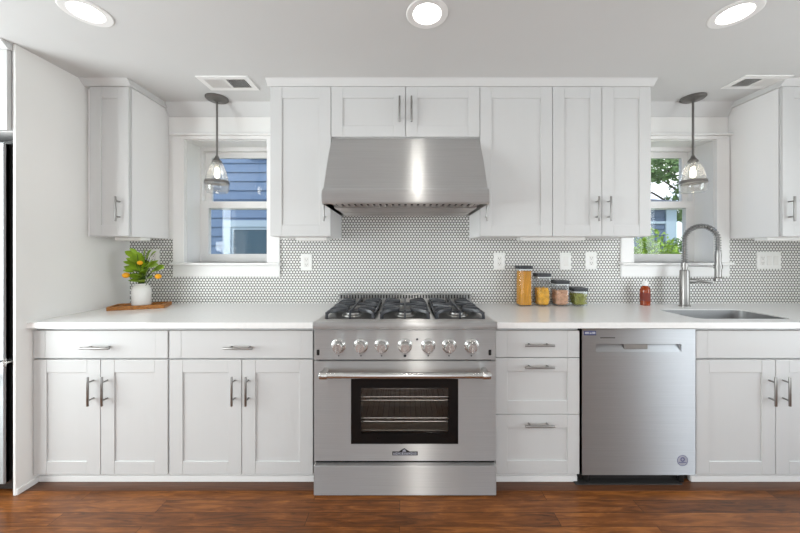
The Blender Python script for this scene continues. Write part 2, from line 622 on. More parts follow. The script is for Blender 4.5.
struct('roof', MB().box(-3.4, 3.4, -8.0, -5.2, ZC + 0.05, ZC + 0.2).box(-6.2, -3.2, -8.0, 0.2, ZC + 0.05, ZC + 0.2), M['trim'])  # unseen slabs added outside to keep the sun out of the room
struct('wall_right', MB().plate(rect(-5.2, 0.0, 0.0, ZC), [rect(-2.90, -1.00, 0.5, 2.0)], XR, 3.15, 'yz'), M['wall'])
struct('wall_front', MB().plate(rect(-2.98, XR, 0.0, ZC), [rect(-2.2, 2.0, 0.30, 2.14)], -5.2, -5.0), M['wall'])
wf = MB().plate(rect(-2.26, 2.06, 0.24, 2.20), [rect(-2.2 + i * 1.05 + 0.03, -2.2 + (i + 1) * 1.05 - 0.03, 0.33, 2.11) for i in range(4)], -5.02, -4.97)
struct('window_3', wf, M['trim'])  # unseen window, added to light the room from behind the camera

ts = [(XL, ZT), (XR, ZT), (XR, ZU0), (2.297, ZU0), (2.297, 1.05), (1.530, 1.05), (1.530, ZU0), (0.4575, ZU0), (0.4575, 1.487),
      (-0.4515, 1.487), (-0.4515, ZU0), (-0.887, ZU0), (-0.887, 1.05), (-1.642, 1.05), (-1.642, ZU0), (XL, ZU0)]
o = struct('backsplash_wall', MB().plate(ts, [], -0.008, 0.0), M['tile'], 'white penny tile backsplash with dark grout', 'backsplash', flat=True)

def window(n, W, ox0, ox1, label):
    x0, x1, z0, z1 = W
    t = thing('window_%d' % n, ((x0 + x1) / 2, 0.1, z0), label, 'window', kind='structure')
    # flat casing boards on the wall round the opening, head cap
    c = MB().box(ox0, x0, -0.022, 0, z0, z1, 0.002).box(x1, ox1, -0.022, 0, z0, z1, 0.002)
    c.box(ox0, ox1, -0.022, 0, z1, z1 + 0.022, 0.002)
    c.box(ox0 - 0.012, ox1 + 0.008, -0.045, 0, z1 + 0.022, z1 + 0.038, 0.004)
    build('window_casing', c, M['trim'], t)
    s = MB().box(ox0 - 0.01, ox1 + 0.008, -0.05, 0.0, z0 - 0.018, z0, 0.005).box(x0, x1, 0.0, 0.19, z0 - 0.018, z0)
    build('window_sill', s, M['trim'], t)
    build('window_apron', MB().box(ox0, ox1, -0.022, 0, 1.05, z0 - 0.018, 0.002), M['trim'], t)
    # jamb lining the reveal
    j = MB().box(x0, x0 + 0.004, 0.0, 0.19, z0, z1).box(x1 - 0.004, x1, 0.0, 0.19, z0, z1).box(x0 + 0.004, x1 - 0.004, 0.0, 0.19, z1 - 0.004, z1)
    j.box(x0 + 0.004, x0 + 0.02, 0.150, 0.19, z0, z1).box(x1 - 0.02, x1 - 0.004, 0.150, 0.19, z0, z1).box(x0 + 0.02, x1 - 0.02, 0.150, 0.19, z1 - 0.03, z1 - 0.004)
    build('window_jamb', j, M['trim'], t)
    zm = 1.565
    gx0, gx1 = x0 + 0.066, x1 - 0.066
    for nm, ya, yb, za, zb, ra, rb in (('upper_sash', 0.190, 0.215, zm - 0.01, z1 - 0.012, 0.05, 0.060), ('lower_sash', 0.152, 0.186, z0, zm + 0.045, 0.060, 0.050)):
        sh = MB().plate(rect(x0 + 0.004, x1 - 0.004, za, zb), [rect(gx0, gx1, za + ra, zb - rb)], ya, yb)
        so = build(nm, sh, M['trim'], t)
        build('pane', MB().box(gx0 - 0.005, gx1 + 0.005, (ya + yb) / 2 - 0.002, (ya + yb) / 2 + 0.002, za + ra - 0.005, zb - rb + 0.005), M['glass'], so)
    return t

window(1, W1, -1.642, -0.887, 'white double-hung window looking out on blue siding')
window(2, W2, 1.530, 2.297, 'white double-hung window looking out on trees above the sink')

# flat crown boards across the wall above the windows and along the cabinet tops
crown = [(0, 2.188), (-0.006, 2.188), (-0.062, ZC), (0, ZC)]
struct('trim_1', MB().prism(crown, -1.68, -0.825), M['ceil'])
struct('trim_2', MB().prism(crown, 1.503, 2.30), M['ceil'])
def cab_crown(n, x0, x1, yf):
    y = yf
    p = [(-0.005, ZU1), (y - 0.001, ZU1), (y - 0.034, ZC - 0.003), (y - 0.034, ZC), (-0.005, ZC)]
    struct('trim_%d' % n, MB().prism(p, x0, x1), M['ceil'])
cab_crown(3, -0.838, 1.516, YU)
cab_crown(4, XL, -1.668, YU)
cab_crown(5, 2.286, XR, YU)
# white toe boards at the foot of the base cabinets
for n, x0, x1 in ((1, XL, -0.468), (2, 0.468, 0.918), (3, 1.524, XR)):
    struct('baseboard_%s' % ('left', 'middle', 'right')[n - 1],
           MB().box(x0, x1, YB + 0.030, YB + 0.045, 0.0, 0.055).box(x0, x1, YB + 0.022, YB + 0.030, 0.0, 0.032, 0.003), M['trim'])
struct('baseboard_side', MB().box(XL, XL + 0.010, -0.672, YB + 0.022, 0.0, 0.032, 0.003), M['trim'])
struct('trim_7', MB().box(XL + 0.010, XR, -0.640, YB + 0.022, 0.0, 0.002), M['darkstrip'], 'dark narrow strip along the foot of the cabinets', 'floor board')  # thin darker strip laid over the planks at the cabinet feet

# ------------------------------------------------------------------ cabinets
def bar_pull(parent, x, y, z, L=0.15, vert=True, name='handle'):
    m = MB()
    yb = y - 0.032
    r = 0.0058
    for s in (-0.5, 0.5):
        d = s * L * 0.62
        a = (x, y, z + d) if vert else (x + d, y, z)
        m.cyl(a, (a[0], yb, a[2]), 0.0045, n=16)
    if vert:
        m.cyl((x, yb, z - L / 2), (x, yb, z + L / 2), r, n=16, bev=0.001)
    else:
        m.cyl((x - L / 2, yb, z), (x + L / 2, yb, z), r, n=16, bev=0.001)
    return build(name, m, M['nickel'], parent)

def shaker(x0, x1, z0, z1, y, st=0.070, rl=0.068, th=0.019):
    m = MB()
    b = 0.0012
    m.box(x0, x0 + st, y, y + th, z0, z1, b).box(x1 - st, x1, y, y + th, z0, z1, b)
    m.box(x0 + st, x1 - st, y + 0.0006, y + th, z1 - rl, z1, b).box(x0 + st, x1 - st, y + 0.0006, y + th, z0, z0 + rl, b)
    m.box(x0 + st - 0.002, x1 - st + 0.002, y + 0.0065, y + th - 0.002, z0 + rl - 0.002, z1 - rl + 0.002)
    return m

def slab(x0, x1, z0, z1, y, st=0.062, th=0.019):
    m = MB()
    b = 0.0012
    m.box(x0, x0 + st, y, y + th, z0, z1, b).box(x1 - st, x1, y, y + th, z0, z1, b)
    m.box(x0 + st, x1 - st, y + 0.0008, y + th, z0, z1, b)
    return m

G = 0.0018
def upper(x0, x1, z0, z1, doors, label, name='upper_cabinet', hz=None, L=0.150, yf=YU, hoff=0.036):
    """doors: list of (x0, x1, side of the handle)"""
    t = thing(name, ((x0 + x1) / 2, yf / 2, z0), label, 'cabinet', 'white upper cabinets')
    body = MB().box(x0, x1, yf + 0.022, -0.001, z0, z1, 0.001)
    build('body', body, M['cablit'], t)
    for a, b, side in doors:
        d = build('door', shaker(a + G, b - G, z0 + 0.002, z1 - 0.002, yf), M['cab'], t)
        hx = a + hoff if side == 'l' else b - hoff
        bar_pull(d, hx, yf, hz if hz else z0 + 0.165, L)
    return t

upper(XL, -1.684, ZU0, ZU1, [(-1.926, -1.684, 'r')], 'narrow white upper cabinet in the left corner above the potted plant', hoff=0.055)
upper(-0.8236, -0.4515, ZU0, ZU1, [(-0.8236, -0.4515, 'r')], 'white single-door upper cabinet between the left window and the range hood')
upper(-0.4515, 0.4575, 1.9265, ZU1, [(-0.4515, 0.003, 'r'), (0.003, 0.4575, 'l')], 'short two-door white cabinet directly above the range hood', hz=2.085, L=0.155)
upper(0.4575, 0.900, ZU0, ZU1, [(0.4575, 0.900, 'l')], 'wide single-door white upper cabinet just right of the range hood')
upper(0.900, 1.503, ZU0, ZU1, [(0.900, 1.2015, 'r'), (1.2015, 1.503, 'l')], 'tall two-door white upper cabinet beside the right window')
upper(2.303, XR, ZU0, ZU1, [(2.303, 2.68, 'l'), (2.68, XR, 'r')], 'white upper cabinet at the right picture edge past the sink window')

def base(x0, x1, label, doors=(), drawers=(), fill=None, name='base_cabinet', open_top=False):
    t = thing(name, ((x0 + x1) / 2, YB / 2, 0.0), label, 'cabinet', 'white base cabinets')
    b = MB()
    fx0 = fill if fill is not None else x0
    if open_top:                      # room for the sink bowl
        b.box(x0, x1, YB + 0.021, YB + 0.04, 0.055, ZT - 0.031).box(x0, x0 + 0.018, YB + 0.04, -0.01, 0.055, ZT - 0.031)
        b.box(x1 - 0.018, x1, YB + 0.04, -0.01, 0.055, ZT - 0.031).box(x0, x1, YB + 0.04, -0.01, 0.055, 0.075)
    else:
        b.box(x0, x1, YB + 0.021, -0.010, 0.055, ZT - 0.031, 0.001)
    if fx0 != x0:
        b.box(x0, fx0 - 0.001, YB + 0.002, YB + 0.024, 0.055, ZT - 0.031, 0.001)
    build('body', b, M['cab'], t)
    for kind, a, c, z0, z1, hz in drawers:
        mb = slab(a + G, c - G, z0, z1, YB) if kind == 'slab' else shaker(a + G, c - G, z0, z1, YB, 0.062, 0.07)
        d = build('drawer', mb, M['cab'], t)
        if hz:
            bar_pull(d, (a + c) / 2, YB, hz, 0.152, False)
    for a, c, side in doors:
        d = build('door', shaker(a + G, c - G, 0.056, 0.659, YB), M['cab'], t)
        bar_pull(d, a + 0.036 if side == 'l' else c - 0.036, YB, 0.505, 0.15)
    return t

DZ0, DZ1, DHZ = 0.6665, 0.811, 0.728
base(XL, -1.245, 'white base cabinet at the left end under the wooden tray', [(-1.955, -1.599, 'r'), (-1.599, -1.245, 'l')], [('slab', -1.955, -1.245, DZ0, DZ1, DHZ)])
base(-1.245, -0.470, 'white two-door base cabinet touching the left side of the range', [(-1.240, -0.8575, 'r'), (-0.8575, -0.482, 'l')], [('slab', -1.240, -0.482, DZ0, DZ1, DHZ)])
base(0.470, 0.918, 'white stack of three drawers between range and dishwasher', (),
     [('slab', 0.474, 0.918, 0.672, 0.811, 0.742), ('shaker', 0.474, 0.918, 0.3735, 0.668, 0.628), ('shaker', 0.474, 0.918, 0.058, 0.3700, 0.326)])
base(1.522, 2.370, 'white two-door base cabinet under the sink', [(1.527, 1.947, 'r'), (1.947, 2.368, 'l')], [('slab', 1.527, 2.368, DZ0, DZ1, None)], open_top=True)
base(2.370, XR, 'white base cabinet right of the sink cabinet against the right wall', [(2.372, 2.66, 'r'), (2.66, XR, 'l')], [('slab', 2.372, XR, DZ0, DZ1, DHZ)])

# ------------------------------------------------------------------ countertops and sink
SX0, SX1, SY0, SY1 = 1.600, 2.130, -0.533, -0.240
ct = MB().plate(rect(XL, -0.466, -0.625, -0.008), [], ZT - 0.030, ZT, 'xy')
tag(build('countertop', ct, M['quartz']), 'white quartz countertop left of the range, plant tray standing on it', 'countertop')
ct = MB().plate(rect(0.466, XR, -0.625, -0.008), [rrect(SX0, SX1, SY0, SY1, 0.05)], ZT - 0.030, ZT, 'xy')
tag(build('countertop', ct, M['quartz']), 'long white quartz countertop right of the range with the sink cut into it', 'countertop')

def shell(loops):
    """skin a stack of equal-length loops"""
    t = bmesh.new()
    rings = [[t.verts.new(p) for p in lp] for lp in loops]
    n = len(loops[0])
    for a, b in zip(rings[:-1], rings[1:]):
        for i in range(n):
            t.faces.new((a[i], a[(i + 1) % n], b[(i + 1) % n], b[i]))
    t.faces.new(rings[-1])
    bmesh.ops.recalc_face_normals(t, faces=t.faces)
    return t
t = thing('sink', ((SX0 + SX1) / 2, (SY0 + SY1) / 2, 0.62), 'undermount stainless steel sink set into the right countertop', 'sink')
L3 = lambda lp, z: [(x, y, z) for x, y in lp]
e = 0.004
lo = [L3(rrect(SX0 + 0.0005, SX1 - 0.0005, SY0 + 0.0005, SY1 - 0.0005, 0.05), ZT - 0.006), L3(rrect(SX0 + 0.003, SX1 - 0.003, SY0 + 0.003, SY1 - 0.003, 0.048), ZT - 0.007),
      L3(rrect(SX0 + 0.004, SX1 - 0.004, SY0 + 0.004, SY1 - 0.004, 0.047), 0.66), L3(rrect(SX0 + 0.012, SX1 - 0.012, SY0 + 0.012, SY1 - 0.012, 0.05), 0.64), L3(rrect(SX0 + 0.04, SX1 - 0.04, SY0 + 0.04, SY1 - 0.04, 0.04), 0.632)]
build('basin', MB().add(shell(lo)), M['sinksteel'], t)
build('drain', MB().lathe(1.865, -0.396, [(0.045, 0.633), (0.045, 0.636), (0.03, 0.636), (0.025, 0.6335), (0.0, 0.6335)]), M['chrome'], t)

# faucet: body column, spring arc, docking arm, spray head, lever
FX, FY = 1.890, -0.120
t = thing('faucet', (FX, FY, ZT), 'tall brushed nickel faucet with coiled spring neck behind the sink', 'faucet')
build('body', MB().lathe(FX, FY, [(0, 0), (0.034, 0), (0.034, 0.006), (0.028, 0.010), (0.027, 0.235), (0.024, 0.243), (0.017, 0.246), (0.017, 0.29), (0, 0.29)], cz=ZT), M['nickel'], t)
ra, za = 0.098, 1.300
dx, dy = math.cos(R(-10)), math.sin(R(-10))
path = []
for i in range(9):
    path.append(Vector((FX, FY, 1.145 + (za - 1.145) * i / 8)))
for i in range(1, 33):
    a = math.pi - math.pi * i / 32
    h = ra + ra * math.cos(a)
    path.append(Vector((FX + dx * h, FY + dy * h, za + ra * math.sin(a))))
for i in range(1, 7):
    path.append(path[40] + Vector((0, 0, -0.075 * i / 6)))
build('hose', MB().tube(path, 0.0095, 12), M['hose'], t)
# coil wound round the hose
def resample(p, n):
    L = [0]
    for a, b in zip(p[:-1], p[1:]):
        L.append(L[-1] + (b - a).length)
    out, k = [], 0
    for i in range(n):
        s = L[-1] * i / (n - 1)
        while k < len(L) - 2 and L[k + 1] < s:
            k += 1
        f = (s - L[k]) / (L[k + 1] - L[k])
        out.append((p[k].lerp(p[k + 1], f), (p[k + 1] - p[k]).normalized()))
    return out
turns, per = 32, 12
co = []
side = Vector((-dy, dx, 0))
for i, (p, d) in enumerate(resample(path, turns * per)):
    a = 2 * math.pi * i / per
    w = d.cross(side)
    co.append(p + 0.0148 * (math.cos(a) * side + math.sin(a) * w))
build('spring', MB().tube(co, 0.0030, 6), M['nickel'], t)
hx, hy = FX + dx * 2 * ra, FY + dy * 2 * ra
build('spray_head', MB().lathe(hx, hy, [(0, 1.235), (0.016, 1.235), (0.018, 1.20), (0.016, 1.165), (0.018, 1.15), (0.018, 1.06), (0.024, 1.05), (0.024, 1.032), (0.02, 1.028), (0, 1.028)]), M['nickel'], t)
build('support_arm', MB().cyl((FX, FY, 1.135), (hx, hy, 1.127), 0.006).cyl((hx, hy, 1.115), (hx, hy, 1.14), 0.0235).cyl((FX, FY, 1.12), (FX, FY, 1.15), 0.020), M['nickel'], t)
build('lever', MB().cyl((FX, FY, 1.03), (FX + 0.06, FY - 0.015, 1.03), 0.017, 0.014).cyl((FX + 0.055, FY - 0.015, 1.032), (FX + 0.145, FY - 0.045, 1.026), 0.011, 0.009, bev=0.002), M['nickel'], t)

# ------------------------------------------------------------------ range
t = thing('gas_range', (0, -0.34, 0), 'stainless steel six-burner gas range between the base cabinets', 'range')
RX = 0.457
YF = -0.670
body = MB().box(-RX, RX, -0.60, -0.025, 0.02, 0.858)
for x in (-0.42, 0.40):
    for y in (-0.57, -0.08):
        body.cyl((x + 0.01, y, 0), (x + 0.01, y, 0.03), 0.018)
bo = build('body', MB().box(-RX, -RX + 0.02, -0.64, -0.025, 0.02, 0.836).box(RX - 0.02, RX, -0.64, -0.025, 0.02, 0.836)
           .box(-RX + 0.02, RX - 0.02, -0.05, -0.025, 0.02, 0.836).box(-RX + 0.02, RX - 0.02, -0.64, -0.05, 0.02, 0.17)
           .box(-RX + 0.02, RX - 0.02, -0.655, -0.05, 0.66, 0.836).box(-RX + 0.02, -0.30, -0.64, -0.05, 0.17, 0.66).box(0.30, RX - 0.02, -0.64, -0.05, 0.17, 0.66)
           .box(-RX + 0.03, RX - 0.03, -0.60, -0.06, 0.0, 0.02), M['black'], t)
cav = MB().box(-0.30, 0.30, -0.16, -0.15, 0.20, 0.64).box(-0.30, -0.285, -0.63, -0.16, 0.20, 0.64).box(0.285, 0.30, -0.63, -0.16, 0.20, 0.64)
cav.box(-0.30, 0.30, -0.63, -0.15, 0.19, 0.20).box(-0.30, 0.30, -0.63, -0.15, 0.64, 0.65)
build('oven_cavity', cav, M['cavity'], t)
for z in (0.447, 0.336):
    rk = MB()
    for y in (-0.60, -0.20):
        rk.cyl((-0.28, y, z), (0.28, y, z), 0.004, n=8)
    for y in (-0.60,):
        rk.cyl((-0.28, y, z + 0.018), (0.28, y, z + 0.018), 0.004, n=8)
    for i in range(19):
        x = -0.27 + 0.54 * i / 18
        rk.cyl((x, -0.60, z + 0.004), (x, -0.20, z + 0.004), 0.0022, n=6)
    build('oven_rack', rk, M['chrome'], t)
build('oven_element', MB().tube([(-0.27, -0.59, 0.282), (0.27, -0.59, 0.282)], 0.006), M['chrome'], t)
# cooktop deck with rolled front edge
prof = [(-0.022, 0.836), (-0.64, 0.836), (-0.684, 0.839)]
for i in range(7):
    a = R(-60 + 150 * i / 6)
    prof.append((-0.672 - 0.018 * math.cos(a), 0.857 + 0.018 * math.sin(a)))
prof += [(-0.645, 0.874), (-0.60, 0.868), (-0.10, 0.868), (-0.085, 0.872), (-0.022, 0.872)]
build('cooktop', MB().prism(prof, -RX - 0.003, RX + 0.003), M['steel'], t)
bgm = MB().box(-0.457, 0.457, -0.075, -0.022, 0.872, 0.900, 0.002)
for i in range(47):
    x = -0.450 + 0.9 * i / 46
    bgm.box(x - 0.0055, x + 0.0055, -0.073, -0.062, 0.900, 0.929)
bgm.box(-0.457, 0.457, -0.075, -0.022, 0.929, 0.936, 0.002).box(-0.457, -0.447, -0.075, -0.022, 0.90, 0.929).box(0.447, 0.457, -0.075, -0.022, 0.90, 0.929)
bv = build('back_vent', bgm, M['steel'], t)
build('vent_slot', MB().box(-0.447, 0.447, -0.045, -0.024, 0.901, 0.928), M['hole'], bv)
for bx_ in (-0.292, 0.0, 0.292):
    build('spill_tray', MB().box(bx_ - 0.130, bx_ + 0.130, -0.575, -0.110, 0.868, 0.8705, 0.001), M['traysteel'], t)
BX, BY = (-0.292, 0.0, 0.292), (-0.475, -0.215)
for bx_ in BX:
    for by_ in BY:
        b_ = build('burner', MB().lathe(bx_, by_, [(0.062, 0.0), (0.060, 0.006), (0.045, 0.010), (0.043, 0.018), (0.0, 0.018)], cz=0.870), M['nickel'], t)
        build('burner_cap', MB().lathe(bx_, by_, [(0.040, 0.018), (0.041, 0.022), (0.038, 0.027), (0.0, 0.029)], cz=0.870), M['iron'], b_)
def finger(g, pts, w, h):
    """a cast bar of rectangular section along pts"""
    t = bmesh.new()
    prev = None
    P = [Vector(p) for p in pts]
    for i, p in enumerate(P):
        d = P[min(i + 1, len(P) - 1)] - P[max(i - 1, 0)]
        flat = Vector((d.x, d.y, 0)).normalized() if Vector((d.x, d.y, 0)).length > 1e-5 else Vector((1, 0, 0))
        sd = Vector((-flat.y, flat.x, 0)) * w / 2
        nrm = d.normalized().cross(sd.normalized())
        if nrm.z > 0:
            nrm = -nrm
        q = [t.verts.new(p + sd * .8), t.verts.new(p - sd * .8), t.verts.new(p - sd + nrm * h * .3), t.verts.new(p - sd + nrm * h), t.verts.new(p + sd + nrm * h), t.verts.new(p + sd + nrm * h * .3)]
        if prev:
            for k in range(6):
                t.faces.new((prev[k], prev[(k + 1) % 6], q[(k + 1) % 6], q[k]))
        else:
            t.faces.new(q[::-1])
        prev = q
    t.faces.new(prev)
    bmesh.ops.recalc_face_normals(t, faces=t.faces)
    g.add(t)
for gi, bx_ in enumerate(BX):
    g = MB()
    x0, x1, y0, y1 = bx_ - 0.136, bx_ + 0.136, -0.588, -0.104
    zt, zl = 0.917, 0.8725
    w = 0.011
    # low frame rails, the long centre bar and the cross bar
    for (a, b, c, d) in ((x0, x0 + w, y0 + 0.02, y1 - 0.02), (x1 - w, x1, y0 + 0.02, y1 - 0.02)):
        g.box(a, b, c, d, 0.892, 0.903, 0.003)
    finger(g, [(bx_, y0 - 0.004, zl), (bx_, y0 - 0.002, zt - 0.012), (bx_, y0 + 0.012, zt - 0.001), (bx_, -0.345, zt), (bx_, y1 - 0.012, zt - 0.001), (bx_, y1 + 0.002, zt - 0.012), (bx_, y1 + 0.004, zl)], 0.0095, 0.012)
    finger(g, [(x0, -0.345, zl), (x0 + 0.004, -0.345, zt - 0.01), (x0 + 0.02, -0.345, zt - 0.001), (x1 - 0.02, -0.345, zt - 0.001), (x1 - 0.004, -0.345, zt - 0.01), (x1, -0.345, zl)], 0.012, 0.014)
    for by_ in BY:
        for sx in (-1, 1):
            xe = bx_ + sx * 0.134
            # arched side finger
            finger(g, [(xe, by_, zl + 0.012), (xe - sx * 0.005, by_, zt - 0.012), (xe - sx * 0.025, by_, zt - 0.001), (bx_ + sx * 0.050, by_, zt), (bx_ + sx * 0.028, by_, zt - 0.006)], 0.013, 0.016)
            for sy in (-1, 1):
                ye = by_ + sy * 0.112
                # corner fingers: foot at the corner, rising over the burner
                finger(g, [(xe - sx * 0.002, ye, zl), (xe - sx * 0.006, ye - sy * 0.002, zt - 0.014), (xe - sx * 0.022, ye - sy * 0.008, zt - 0.002), (bx_ + sx * 0.075, by_ + sy * 0.070, zt), (bx_ + sx * 0.036, by_ + sy * 0.034, zt - 0.004)], 0.012, 0.015)
    build('grate', g, M['iron'], t)
# front panel with seven knobs
cp = build('control_panel', MB().box(-RX, RX, YF, -0.64, 0.682, 0.836, 0.003), M['steel'], t)
for x in (-0.3335, -0.2215, -0.1175, 0.000, 0.117, 0.2215, 0.334):
    z = 0.754
    k = build('knob', MB().lathe(x, YF, [(0.030, 0.008), (0.030, 0.012), (0.026, 0.016), (0.025, 0.040), (0.022, 0.044), (0.0, 0.044)], axis='-y', cz=z, n=32)
              .box(x - 0.006, x + 0.006, YF - 0.056, YF - 0.040, z - 0.024, z + 0.024, 0.003), M['chrome'], t)
    build('bezel', MB().lathe(x, YF, [(0.036, 0.0), (0.036, 0.005), (0.032, 0.008), (0.0, 0.008)], axis='-y', cz=z, n=32), M['chrome'], k)
    build('mark', MB().cyl((x, YF + 0.001, 0.703), (x, YF - 0.0008, 0.703), 0.0035 if abs(x) > 0.01 else 0.007, n=12), M['dark'], cp)
build('indicator_light', MB().cyl((0.061, YF, 0.786), (0.061, YF - 0.002, 0.786), 0.005), M['dark'], t)
for x in (-0.437, 0.427):
    build('switch', MB().box(x - 0.007, x + 0.007, YF - 0.004, YF, 0.706, 0.734, 0.002), M['black'], t)
# oven door
od = build('oven_door', MB().plate(rect(-RX, RX, 0.174, 0.6745), [rect(-0.272, 0.268, 0.258, 0.590)], YF, -0.642), M['steel'], t)
build('window_surround', MB().plate(rect(-0.272, 0.268, 0.258, 0.590), [rrect(-0.222, 0.218, 0.310, 0.540, 0.006)], YF + 0.002, -0.645), M['blackglass'], od)
build('window_glass', MB().box(-0.224, 0.220, YF + 0.008, YF + 0.012, 0.308, 0.542), M['ovenglass'], od)
hd = MB().cyl((-0.413, YF - 0.055, 0.625), (0.413, YF - 0.055, 0.625), 0.0155, n=28, bev=0.003)
for x in (-0.395, 0.395):
    hd.box(x - 0.014, x + 0.014, YF - 0.055, YF, 0.617, 0.645, 0.004).cyl((x - 0.02, YF - 0.055, 0.625), (x + 0.02, YF - 0.055, 0.625), 0.019, n=28, bev=0.003)
build('handle', hd, M['chrome'], od)
# maker's badge: dark banner with two roof peaks and pale lettering
zb, yb_ = 0.2125, YF - 0.0016
bd = MB().plate([(-0.064, zb - 0.010), (0.064, zb - 0.010), (0.064, zb + 0.009), (0.024, zb + 0.009), (0.008, zb + 0.018), (-0.003, zb + 0.026), (-0.018, zb + 0.018), (-0.030, zb + 0.009), (-0.064, zb + 0.009)], [], YF - 0.0016, YF)
bo_ = build('badge', bd, M['black'], od)
build('badge_plate', MB().plate(rect(-0.059, 0.059, zb - 0.0065, zb + 0.0055), [], YF - 0.0022, YF - 0.0014)
      .plate([(-0.014, zb + 0.009), (0.006, zb + 0.009), (0.002, zb + 0.017), (-0.004, zb + 0.021), (-0.010, zb + 0.017)], [], YF - 0.0022, YF - 0.0014), M['sticker'], bo_)
def text_mb(s, size, x, y, z):
    cu = bpy.data.curves.new('t', 'FONT')
    cu.body = s
    cu.size = size
    cu.align_x = 'CENTER'
    cu.align_y = 'CENTER'
    cu.extrude = 0.0003
    ob = bpy.data.objects.new('t', cu)
    me = bpy.data.meshes.new_from_object(ob)
    tb = bmesh.new()
    tb.from_mesh(me)
    bpy.data.objects.remove(ob)
    bpy.data.curves.remove(cu)
    bpy.data.meshes.remove(me)
    for v in tb.verts:
        v.co = (x + v.co.x, y - v.co.z, z + v.co.y)
    return MB().add(tb)
build('lettering', text_mb('THOR KITCHEN', 0.0160, 0, YF - 0.0024, zb - 0.0005), M['black'], bo_)
# kick panel
kp = build('kick_panel', MB().box(-RX - 0.001, RX + 0.001, -0.677, -0.645, 0.004, 0.152, 0.003), M['steel'], t)
build('foot', MB().cyl((-0.42, -0.655, 0.0), (-0.42, -0.655, 0.02), 0.014), M['black'], t)
build('foot', MB().cyl((0.42, -0.655, 0.0), (0.42, -0.655, 0.02), 0.014), M['black'], t)

# ------------------------------------------------------------------ range hood
t = thing('range_hood', (0.003, -0.27, 1.487), 'wide stainless steel range hood with curved front lip over the range', 'range hood')
hx0, hx1 = -0.450, 0.456
pr = [(-0.31, 1.925)]
for i in range(1, 9):
    f = i / 8
    pr.append((-0.31 - 0.205 * f - 0.012 * math.sin(math.pi * f), 1.925 - 0.350 * f))
for i in range(1, 7):
    a = R(90 * i / 6)
    pr.append((-0.515 - 0.038 * math.sin(a), 1.575 - 0.035 * (1 - math.cos(a))))
pr += [(-0.555, 1.510), (-0.552, 1.494), (-0.545, 1.487)]
outer = pr
hood = bmesh.new()
def strip(bm, p, x0, x1):
    a = [bm.verts.new((x0, y, z)) for y, z in p]
    b = [bm.verts.new((x1, y, z)) for y, z in p]
    for i in range(len(p) - 1):
        bm.faces.new((a[i], b[i], b[i + 1], a[i + 1]))
    return a, b
full = outer + [(-0.530, 1.487), (-0.530, 1.512), (-0.03, 1.512), (-0.03, 1.480), (-0.0, 1.480), (0.0, 1.925)]
m = MB().prism(full, hx0 + 0.004, hx1 - 0.004)
side = outer + [(0.0, 1.480), (0.0, 1.925)]
m.prism(side, hx0, hx0 + 0.004).prism(side, hx1 - 0.004, hx1)
hood.free()
build('canopy', m, M['steel'], t, angle=25)
bf = MB()
n = 22
for i in range(n):
    x = hx0 + 0.06 + (hx1 - hx0 - 0.12) * (i + 0.5) / n
    bf.box(x - 0.011, x + 0.011, -0.50, -0.40, 1.490, 1.498, 0.003)
bfo = build('baffle_filter', bf, M['steel'], t)
build('filter_gap', MB().box(hx0 + 0.05, hx1 - 0.05, -0.51, -0.39, 1.500, 1.511), M['hole'], bfo)
build('liner_panel', MB().box(hx0 + 0.03, hx1 - 0.03, -0.385, -0.20, 1.484, 1.500, 0.002).box(hx0 + 0.03, hx1 - 0.03, -0.195, -0.035, 1.481, 1.500, 0.002), M['steel'], t)

# ------------------------------------------------------------------ dishwasher
t = thing('dishwasher', (1.222, -0.3, 0), 'stainless steel dishwasher with pocket handle between drawers and sink cabinet', 'dishwasher')
dx0, dx1, dy_ = 0.926, 1.520, -0.606
build('body', MB().box(dx0 - 0.004, dx1 - 0.002, -0.575, -0.02, 0.06, 0.826).box(dx0 + 0.01, dx1 - 0.01, -0.50, -0.03, 0.0, 0.06), M['black'], t)
hx0_, hx1_, hz0, hz1 = 0.998, 1.447, 0.702, 0.743
dd = build('door', MB().plate(rect(dx0, dx1, 0.058, 0.823), [rrect(hx0_, hx1_, hz0, hz1, 0.006)], dy_, -0.576), M['steel_dw'], t)
pk = MB().prism([(-0.6055, hz0), (-0.577, hz0), (-0.577, hz1), (-0.583, hz1)], hx0_, hx1_)
po = build('pocket_handle', pk, M['steel_dw'], dd)
build('latch_cover', MB().box(1.150, 1.275, -0.602, -0.580, hz0 + 0.012, hz1, 0.003), M['nickel'], po)
build('maker_mark', MB().box(1.022, 1.099, dy_ - 0.0006, dy_ + 0.001, 0.774, 0.778), M['hole'], dd)
sk = build('sticker', MB().box(0.935, 1.000, dy_ - 0.0006, dy_ + 0.001, 0.789, 0.813), M['navy'], dd)
build('sticker_print', MB().box(0.942, 0.962, dy_ - 0.0009, dy_, 0.797, 0.807).box(0.966, 0.976, dy_ - 0.0009, dy_, 0.797, 0.804).box(0.979, 0.995, dy_ - 0.0009, dy_, 0.797, 0.807), M['sticker'], sk)
cx, cz = 1.452, 0.134
st = build('round_sticker', MB().lathe(cx, dy_ - 0.0006, [(0.0, 0.0), (0.029, 0.0), (0.029, -0.001)], axis='-y', cz=cz), M['sticker'], dd)
build('sticker_print', MB().plate(circ(cx, cz, 0.028), [circ(cx, cz, 0.0255)], dy_ - 0.001, dy_ - 0.0004).plate(circ(cx, cz + 0.006, 0.012, 20), [circ(cx, cz + 0.006, 0.006, 20)], dy_ - 0.001, dy_ - 0.0004)
      .box(cx - 0.020, cx + 0.020, dy_ - 0.001, dy_ - 0.0004, cz - 0.012, cz - 0.008), M['violet'], st)
build('toe_plate', MB().box(dx0 + 0.004, dx1 - 0.004, -0.555, -0.54, 0.004, 0.055).box(dx0 - 0.03, dx1 - 0.06, -0.60, -0.54, 0.0, 0.006, 0.002), M['hole'], t)
